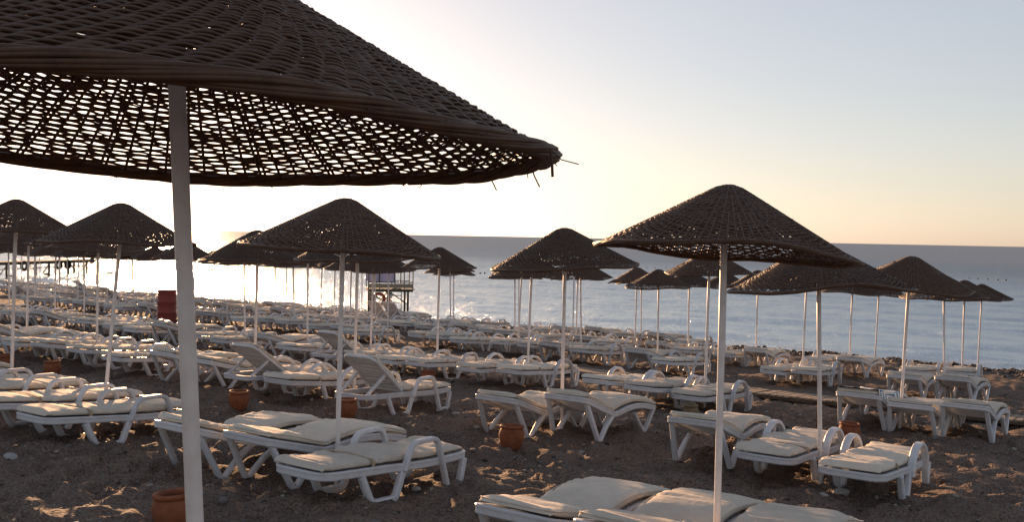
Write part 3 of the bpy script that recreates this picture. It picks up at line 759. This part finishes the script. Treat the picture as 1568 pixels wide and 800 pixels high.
near = [
    (5.42, 2.28, 'B1', 0, 'rightmost of three cream cushioned loungers at bottom centre, cut off by the frame'),
    (5.32, 2.94, 'B0', .01, 'middle of three cream cushioned loungers at bottom centre, behind the white pole'),
    (5.32, 3.74, 'B0', .0, 'leftmost of three cream cushioned loungers at bottom centre, folded mattress'),
    (5.6, 6.12, 'A0', .0, 'big ' + WL + ' and squared arms, nearest left of centre'),
    (5.85, 7.1, 'B0', .0, 'armless cream lounger right behind the big squared-arm lounger left of centre'),
    (5.65, 7.87, 'B1', .0, 'armless cream lounger behind the big pole, third back in its group'),
    (5.4, 9.95, 'A1', .0, WL + ' and squared arms, nearest one at the left edge'),
    (5.3, 10.85, 'A2', .0, WL + ' and squared arms, second back at the left edge'),
    (5.4, 12.2, 'A3', .0, WL + ' and squared arms, third back at the left edge'),
    (5.3, 13.05, 'A1', .0, WL + ' and squared arms, fourth back at the left edge'),
    (5.5, 14.4, 'B0', .0, 'foot of a white lounger at the left edge beside the terracotta pots'),
    (9.5, 2.72, 'R1', .0, 'white lounger with rounded arms and double cushion, front right, rightmost of three'),
    (9.7, 3.66, 'R0', .0, 'white lounger with rounded arms and double cushion, middle of three at front right'),
    (9.95, 4.55, 'B2', .03, 'white lounger with raised head end, leftmost of three at front right'),
    (10.25, 6.42, 'B3', .0, 'armless white lounger, right one of the pair behind the terracotta pot in the centre'),
    (9.85, 7.2, 'B2', .0, 'armless white lounger, left one of the pair behind the terracotta pot in the centre'),
    (9.55, 9.42, 'U0', .03, 'white lounger with its slatted backrest raised, nearest one right of centre-left pole'),
    (9.6, 10.95, 'R2', .03, WL + ' and rounded arms, between the two raised backrests'),
    (9.6, 11.85, 'U1', .05, 'white lounger with raised backrest left of the rounded-arm lounger'),
    (9.8, 13.0, 'B0', .0, 'armless white lounger just right of the big pole, beside the raised backrest'),
    (9.7, 13.85, 'B2', .0, 'armless white lounger crossing behind the big pole'),
    (9.6, 15.1, 'A0', .0, 'white lounger with sunlit mattress left of the big pole'),
    (9.6, 16.2, 'A2', .0, 'white squared-arm lounger behind the left terracotta pot'),
    (9.5, 17.2, 'R3', .0, 'white lounger with rounded arms behind the leaning pole'),
    (9.5, 18.2, 'R1', .0, 'white lounger with rounded arms above the left-edge pot'),
    (9.6, 19.3, 'B3', .0, 'white lounger with tall folded cushion near the left edge'),
    (9.6, 20.3, 'A1', .0, 'white lounger in the second row cut by the left edge'),
    (14.9, 2.7, 'B2', .0, 'armless white lounger by the boardwalk, rightmost of three, at right'),
    (14.85, 3.42, 'B1', .0, 'armless white lounger by the boardwalk, middle of three, at right'),
    (14.8, 4.14, 'B2', .0, 'armless white lounger by the boardwalk under the striped towel'),
    (14.1, 6.55, 'R0', .0, 'rounded-arm lounger right of the tall white pole, rightmost of its trio'),
    (13.9, 7.3, 'R2', .0, 'rounded-arm lounger with doubled mattress, middle of the trio before the boardwalk'),
    (13.9, 8.08, 'R3', .0, 'rounded-arm lounger with deep mattress, leftmost of the trio before the boardwalk'),
    (14.1, 10.0, 'R1', .0, 'rounded-arm lounger beyond the armless pair, right one, in the centre'),
    (14.0, 10.82, 'R0', .0, 'rounded-arm lounger beyond the armless pair, left one, in the centre'),
    (13.9, 12.0, 'A0', .0, 'squared-arm lounger right behind the nearest raised backrest'),
    (13.9, 12.8, 'R1', .0, 'lounger second behind the nearest raised backrest'),
    (14.0, 13.7, 'A2', .0, 'lounger third behind the nearest raised backrest'),
    (14.0, 14.6, 'U1', .02, 'raised-back lounger in the third row, just right of the centre-left pole'),
    (14.0, 15.7, 'A3', .0, 'squared-arm lounger left of the third-row raised backrest'),
    (14.1, 16.7, 'B1', .0, 'long cream lounger left of the centre-left pole in the third row'),
]
for s, tc, key, yw, lb in near: lounger(s, tc, key, lb, yw)
keys = ['R0', 'R1', 'R2', 'R3', 'A0', 'A2', 'B0', 'B1', 'B2']
t = 17.8; n = 14
while t < 30:
    n += 1; lounger(14.0 + random.uniform(-.15, .15), t, random.choice(keys), '%s, %s from the right in the third row' % ('white lounger', ORD[n]), random.uniform(-.05, .05), 'loungers of the third row')
    t += random.choice((.85, .95, 1.55))
exp4 = [3.9, 4.75, 6.72, 7.5, 10.0, 10.8, 12.3, 13.1, 13.9, 14.7]
def row_l(rw, s0, fixed, tmax, what):
    ts = list(fixed); t = max(fixed) + 1.3; k = 0
    while t < tmax:
        ts.append(t); k += 1; t += random.uniform(.78, .9) if k % 3 else random.uniform(1.5, 2.2)
    for n, t in enumerate(ts):
        Yd = xy(s0, t)[1]; key = random.choice(keys[:4] * 2 + keys + (['U1'] if t > 16 else []))
        if rw == 4 and n == 0: key = 'B2'
        lounger(s0 + random.uniform(-.2, .2), t, key, 'white lounger, %s from the right in the %s' % (ORD[n + 1], what), random.uniform(-.09, .09), 'loungers of the %s' % what.split(',')[0], far=Yd > 27)
row_l(4, 20.2, exp4, 40, 'first row past the boardwalk')
row_l(5, 24.2, [4.6, 5.5, 7.0, 7.8, 9.4, 10.2, 11.4, 12.2, 13.9, 14.7, 16.1], 48, 'fifth row')
row_l(6, 28.0, [13.2, 14.1, 15.6, 16.4], 55, 'row nearest the water')
for k, (px, lb) in enumerate(((563, 'left of two raised backrests in front of the lifeguard tower'), (586, 'right of two raised backrests in front of the lifeguard tower'))):
    s = 26.4; lounger(s, t_on_row(px, s, 490), 'U2', lb, .05, 'raised loungers before the tower')

# ------------------------------------------------------------------ pots
def pot(s, t, h, label, pale=False):
    x_, y_ = xy(s, t); root = obj('terracotta_pot', None, None, (x_, y_, gnd(s, t) - .03)); tag(root, label, 'pot', 'terracotta ash pots on the sand'); root.rotation_euler = (random.uniform(-.05, .05), random.uniform(-.05, .05), random.uniform(0, 6))
    mm = M['terra_pale'] if pale else M['terra']
    prof = [(.001, 0), (.30, 0), (.36, .06), (.45, .28), (.515, .52), (.52, .66), (.47, .82), (.43, .88)] if not pale else [(.001, 0), (.28, 0), (.38, .12), (.48, .38), (.47, .6), (.38, .8), (.36, .88)]
    k = prof[-1][0]
    a = MB().lathe([(r * h, z * h) for r, z in prof] + [((k - .05) * h, .88 * h), (.40 * h, .5 * h), (.34 * h, .3 * h)], 28)
    obj('body', a.mesh('body', mm, True), root)
    b_ = MB().lathe([((k - .02) * h, .86 * h), ((k + .05) * h, .89 * h), ((k + .07) * h, .94 * h), ((k + .05) * h, .99 * h), ((k) * h, 1.0 * h), ((k - .06) * h, .97 * h), ((k - .06) * h, .87 * h)], 28)
    obj('rim', b_.mesh('rim', mm, True), root)
    obj('ash_sand', MB().lathe([(.001, .57 * h), (.2 * h, .555 * h), (.41 * h, .53 * h)], 20).mesh('ash_sand', M['soil'], True), root)
    return root
pot(9.35, 6.56, .29, 'terracotta pot before the armless pair of loungers in the centre')
pot(8.73, 10.68, .27, 'terracotta pot just right of the big pole')
pot(9.19, 9.09, .27, 'terracotta pot behind the centre-left pole')
pot(4.65, 6.42, .32, 'large dark terracotta pot at the foot of the big pole, bottom left')
pot(8.89, 15.6, .27, 'terracotta pot left of the leaning pole')
pot(8.92, 17.15, .28, 'terracotta pot cut by the left edge')
pot(13.7, 11.5, .26, 'small terracotta pot behind the nearest raised-back lounger')
pot(13.6, 3.9, .28, 'terracotta pot in shade behind the two arched loungers at right')
pot(13.5, 6.2, .27, 'mossy pale urn-shaped pot left of the tall white pole', True)

# ------------------------------------------------------------------ towel on the boardwalk lounger
g_ = MB(); nx, ny = 26, 12; V = []
for i in range(nx):
    for j in range(ny):
        x = .01 + 1.35 * i / (nx - 1); y = -.36 + .72 * j / (ny - 1); e = max(0, abs(y) - .30)
        V.append((x, math.copysign(min(abs(y), .31), y), float(zprof(x, R(16.1))) + .022 + .066 * (1 + 1.1 * (.15 + .38 * math.exp(-((x - 1.12) / .26) ** 2))) - e * 1.2 + .016 * float(vnoise(x * 9, y * 7, 31)) * 2 - (.02 if i in (0, nx - 1) else 0)))
F = [[i * ny + j, (i + 1) * ny + j, (i + 1) * ny + j + 1, i * ny + j + 1] for i in range(nx - 1) for j in range(ny - 1)]
g_.add(V, F); V2 = np.array(V) - (0, 0, .012); g_.add(V2, [f[::-1] for f in F])
tw = obj('beach_towel', g_.mesh('beach_towel', M['towel'], True))
src = [o for o in bpy.data.objects if o.get('label', '').endswith('under the striped towel')][0]
tw.location = src.location; tw.rotation_euler = src.rotation_euler; tag(tw, 'blue and white striped towel on the boardwalk lounger at right', 'towel')

# ------------------------------------------------------------------ lifeguard tower
ts, tt = 32.2, t_on_row(594, 32.2, 470); x_, y_ = xy(ts, tt); zb = gz(ts) - .03
tw_ = obj('lifeguard_tower', None, None, (x_, y_, zb)); tw_.rotation_euler = (0, 0, R(12)); tag(tw_, 'dark green lifeguard tower with lilac screen at the water edge', 'tower')
W_, D_, H_ = .80, .70, 1.30
for sx in (-1, 1):
    for sy in (-1, 1): obj('leg', MB().bar((sx * W_, sy * D_, -.2), (sx * W_, sy * D_, H_), .09).mesh('leg', M['green_metal']), tw_)
for sy in (-1, 1):
    for a, b in (((-W_, .15), (0, H_ - .05)), ((0, .75), (-W_, H_ - .1)), ((W_, .15), (.05, .8)), ((.05, H_ - .05), (W_, .75))):
        obj('brace', MB().bar((a[0], sy * (D_ + .05), a[1]), (b[0], sy * (D_ + .05), b[1]), .05).mesh('brace', M['green_metal']), tw_)
    obj('mid_post', MB().bar((.02, sy * D_, -.2), (.02, sy * D_, H_), .07).mesh('mid_post', M['green_metal']), tw_)
for sy in (-1, 1): obj('beam', MB().bar((-W_ - .12, sy * D_, H_ + .045), (W_ + .22, sy * D_, H_ + .045), .08, .09).mesh('beam', M['green_metal']), tw_)
for k in range(8): obj('floor_board', MB().box((-W_ - .05 + k * .26, 0, H_ + .115), (.24, 2 * D_ + .3, .04)).mesh('floor_board', M['glassy']), tw_)
for px_ in (-.92, -.45, 0.22, .62, 1.0):
    for sy in (-1, 1): obj('rail_post', MB().bar((px_, sy * (D_ + .08), H_ + .13), (px_, sy * (D_ + .08), H_ + 1.15), .045).mesh('rail_post', M['green_metal']), tw_)
for zz in (.42, 1.17):
    for sy in (-1, 1): obj('rail', MB().bar((-.95, sy * (D_ + .08), H_ + zz), (1.03, sy * (D_ + .08), H_ + zz), .04).mesh('rail', M['green_metal']), tw_)
obj('toe_board', MB().box((.02, -D_ - .12, H_ + .27), (1.95, .02, .18)).mesh('toe_board', M['glassy']), tw_)
obj('screen', MB().box((-.36, -D_ - .02, H_ + .78), (1.12, .02, .70)).mesh('screen', M['lilac']), tw_)
obj('screen', MB().box((-.36, D_ + .02, H_ + .78), (1.12, .02, .70)).mesh('screen', M['lilac']), tw_)
th = np.linspace(0, 2 * math.pi, 28, endpoint=False)
lr = obj('life_ring', MB().tube(np.column_stack([.25 * np.cos(th), 0 * th, .25 * np.sin(th)]), .07, 8, True, up=(0, 1, 0)).mesh('life_ring', M['ring'], True), None, (x_, y_, zb))
lr.matrix_world = Matrix.Translation((x_, y_, zb)) @ Matrix.Rotation(R(12), 4, 'Z') @ Matrix.Translation((-.48, -D_ - .17, .98)); tag(lr, 'orange-red life ring hanging on the lifeguard tower legs', 'life ring')
for k in range(5): obj('rung', MB().bar((.08, -D_ - .14, .25 + k * .3), (.5, -D_ - .14, .25 + k * .3), .035).mesh('rung', M['green_metal']), tw_)
for q in (.08, .5): obj('ladder_rail', MB().bar((q, -D_ - .14, -.1), (q, -D_ - .14, H_), .035).mesh('ladder_rail', M['green_metal']), tw_)

# ------------------------------------------------------------------ red drum
ds, dt_ = 19.6, 27.6; x_, y_ = xy(ds, dt_)
dr = obj('red_drum', None, None, (x_, y_, gnd(ds, dt_) - .03)); tag(dr, 'rusty red drum among the loungers under the sun', 'drum')
obj('body', MB().lathe([(.001, 0), (.29, 0), (.30, .02), (.29, .04), (.29, .33), (.305, .35), (.29, .37), (.29, .68), (.305, .70), (.29, .72), (.29, 1.02), (.30, 1.04)], 28).mesh('body', M['barrel'], True), dr)
obj('lid', MB().lathe([(.30, 1.03), (.31, 1.05), (.30, 1.075), (.28, 1.06), (.001, 1.06)], 28).mesh('lid', M['barrel'], True), dr)

# ------------------------------------------------------------------ bent white pole (beside the centre umbrella)
bs = 20.2; bt = t_on_row(877, bs, 520); x_, y_ = xy(bs, bt)
mb = MB(); mb.tube(round_path([(0, 0, -.3), (0, 0, 2.1), (-.05, 0, 2.15), (-.26, .02, 2.0)], .06), .022, 10)
tag(obj('shower_pole', mb.mesh('shower_pole', M['pole'], True), None, (x_, y_, gnd(bs, bt))), 'slim white pole with a bent top right of the centre umbrella', 'pole')

# ------------------------------------------------------------------ pier with tyres
P0 = Vector((*on_water(-110, 432), 0)); P1 = Vector((*on_water(146, 418.5), 0)); d = (P1 - P0); Lp = d.length; u = d.normalized()
pr = obj('pier', None, None, P0); pr.rotation_euler = (0, 0, math.atan2(u.y, u.x)); tag(pr, 'thin wooden jetty with tyres hung along it, at far left', 'jetty')
n = int(Lp / .32)
for k in range(n):
    if k < 300: obj('plank', MB().box(((k + .5) * Lp / n, .6, 1.15), (Lp / n - .03, 1.5, .06)).mesh('plank', M['pier']), pr)
for yy in (0, 1.2): obj('beam', MB().bar((0, yy, 1.03), (Lp, yy, 1.03), .12, .16).mesh('beam', M['pier']), pr)
obj('rail', MB().bar((0, -.05, .62), (Lp - .5, -.05, .66), .06).mesh('rail', M['pier']), pr)
for k in range(int(Lp / 2.4) + 1):
    x = min(Lp - .2, k * 2.4 + .3)
    for yy in (0, 1.2): obj('pile', MB().bar((x, yy, -1), (x, yy, 1.1), .11).mesh('pile', M['pier']), pr)
    obj('brace', MB().bar((x, -.08, 1.0), (x - .9 * (1 if k % 2 else -1), -.08, .15), .05).mesh('brace', M['pier']), pr)
obj('end_post', MB().bar((Lp, .3, .8), (Lp, .3, 1.75), .25).mesh('end_post', M['pier']), pr)
th = np.linspace(0, 2 * math.pi, 24, endpoint=False)
tyre = MB().tube(np.column_stack([.30 * np.cos(th), 0 * th, .30 * np.sin(th)]), .10, 8, True, up=(0, 1, 0)).mesh('tyre', M['rubber'], True)
for px, w in ((33, 'leftmost of three black tyres hung on the far jetty'), (86, 'middle of three black tyres hung on the far jetty'), (100, 'rightmost of three black tyres hung on the far jetty')):
    q = ray(px, 404); den = u.x * q[1] - u.y * q[0]; k = (P0.y * q[0] - P0.x * q[1]) / den
    p = P0 + u * k; p.z = .85; nv = Vector((u.y, -u.x, 0)); p += nv * .24
    o = obj('tyre', tyre, None, p); o.rotation_euler = (0, 0, math.atan2(u.y, u.x)); tag(o, w, 'tyre', 'tyres on the jetty')
# floats and buoys
fl = MB().lathe([(.001, -.1), (.17, -.1), (.2, -.03), (.2, .07), (.16, .12), (.001, .12)], 12).mesh('swim_float', M['buoy_red'], True)
fl2 = MB().lathe([(.001, -.1), (.17, -.1), (.2, -.03), (.2, .07), (.16, .12), (.001, .12)], 12).mesh('swim_float', M['buoy_dark'], True)
for k, (px, py) in enumerate(((17, 423.5), (72, 420.5), (124, 419.5), (170, 418.5), (212, 417), (324, 414), (357, 413), (387, 412))):
    X_, Y_ = on_water(px, py); o = obj('swim_float', fl2 if k % 2 else fl, None, (X_, Y_, 0)); o.scale = (1.35, .7, .7)
    tag(o, 'flat float on the bright water, %s from the left' % ORD[k + 1], 'float', 'floats on the sun-bright water')
bu = MB().lathe([(.001, -.10), (.09, -.08), (.12, 0), (.09, .08), (.001, .10)], 12).mesh('buoy', M['buoy_dark'], True)
k = 0
for px, py in [(px, 418.5 + (px - 655) * .004) for px in (652, 661, 671, 735, 742)] + [(px, 409 + (px - 915) * .022) for px in (922, 931, 945, 958, 972, 990, 1003, 1020, 1036, 1046)] + [(px, 427 + (px - 1480) * .04) for px in (1484, 1497, 1512, 1528, 1540)]:
    X_, Y_ = on_water(px, py); k += 1
    tag(obj('buoy', bu, None, (X_, Y_, 0)), 'small dark buoy on the sea, %s from the left' % ORD[k], 'buoy', 'line of small dark buoys')

# ------------------------------------------------------------------ stones
ico = [(0, .526, .851), (0, .526, -.851), (0, -.526, .851), (0, -.526, -.851), (.526, .851, 0), (.526, -.851, 0), (-.526, .851, 0), (-.526, -.851, 0), (.851, 0, .526), (-.851, 0, .526), (.851, 0, -.526), (-.851, 0, -.526)]
from itertools import combinations
icf = []
for a, b, c in combinations(range(12), 3):
    if all(abs(math.dist(ico[p], ico[q]) - 1.0515) < .02 for p, q in ((a, b), (b, c), (a, c))):
        va, vb, vc = (np.array(ico[q]) for q in (a, b, c))
        icf.append((a, b, c) if np.dot(np.cross(vb - va, vc - va), va) > 0 else (a, c, b))
ico = np.array(ico); icf = np.array(icf)
def pebbles(name, pts, sizes, colours):
    Vs = []; Fs = []; fm = []; n0 = 0
    for k, (p, z) in enumerate(zip(pts, sizes)):
        q = ico * (1 + rng.uniform(-.2, .2, (12, 1))) * np.array([z, z * rng.uniform(.6, 1), z * rng.uniform(.4, .7)]); a = rng.uniform(0, 6.28)
        q = q @ np.array([[math.cos(a), -math.sin(a), 0], [math.sin(a), math.cos(a), 0], [0, 0, 1]]).T + p
        Vs.append(q); Fs.append(icf + n0); n0 += 12; fm += [int(rng.integers(len(colours)))] * 20
    return stuff(obj(name, mesh_np(name, np.concatenate(Vs), np.concatenate(Fs), colours, True, fm)))
pc = [mat('pebble_' + n_, c_, .75, .3) for n_, c_ in (('brown', (.10, .075, .06)), ('grey', (.17, .15, .14)), ('pale', (.30, .26, .22)), ('dark', (.05, .04, .036)), ('dun', (.14, .10, .075)))]
def scatter(n, r0, r1, a=29):
    r = np.sqrt(rng.uniform(r0 ** 2, r1 ** 2, n)) ; th = rng.uniform(R(-a), R(a), n)
    X = r * np.sin(th); Y = r * np.cos(th); return X, Y
X, Y = scatter(3600, 5, 19); Z = ground_z(X, Y) + relief(X, Y)
pebbles('pebbles', np.column_stack([X, Y, Z]), rng.gamma(2.2, .0065, len(X)) + .006, pc)
s_ = rng.triangular(29.6, 33.5, 36.0, 9000); t_ = rng.uniform(1, 45, 9000); X = NX * s_ - NY * t_; Y = NY * s_ + NX * t_; Z = ground_z(X, Y) + relief(X, Y)
pebbles('shore_shingle', np.column_stack([X, Y, Z]), rng.gamma(2.2, .016, len(X)) + .025, [pc[3], pc[0], pc[3], pc[4], pc[1]])
def stone(px, py, size, label):
    d = ray(px, py); k = 5.
    for _ in range(60):
        k += (EYE + k * d[2] - float(ground_z(np.array(k * d[0]), np.array(k * d[1])))) / -(d[2] + .054 * (NX * d[0] + NY * d[1])) * .9
    X, Y = k * d[0], k * d[1]
    from mathutils import noise as mn
    import bmesh
    bm = bmesh.new(); bmesh.ops.create_icosphere(bm, subdivisions=3, radius=1); sd = Vector((px * .13, py * .17, 0))
    for v in bm.verts: v.co *= 1 + .35 * mn.noise(v.co * .9 + sd) + .08 * mn.noise(v.co * 3 + sd)
    me = bpy.data.meshes.new('stone'); bm.to_mesh(me); bm.free(); me.materials.append(M['stone'])
    for p in me.polygons: p.use_smooth = True
    z = float(ground_z(np.array(X), np.array(Y)) + relief(np.array(X), np.array(Y)))
    o = obj('stone', me, None, (X, Y, z + size * .15)); o.scale = (size, size * .75, size * .5); o.rotation_euler = (0, 0, px); tag(o, label, 'stone', 'loose pale stones on the sand')
stone(15, 702, .075, 'pale rounded stone on the sand at the left edge')
stone(1288, 760, .085, 'grey stone in front of the arched loungers at right')
stone(1262, 768, .05, 'smaller grey stone left of the one before the arched loungers')
stone(698, 640, .06, 'flat pale stone right of the nearest raised-back lounger')
stone(897, 612 + 26, .10, 'pale stone on the sand right of the pole in the centre')
stone(637, 752, .055, 'small pale stone beside the big squared-arm lounger')
stone(890, 690, .04, 'small stone on the sand before the armless pair')
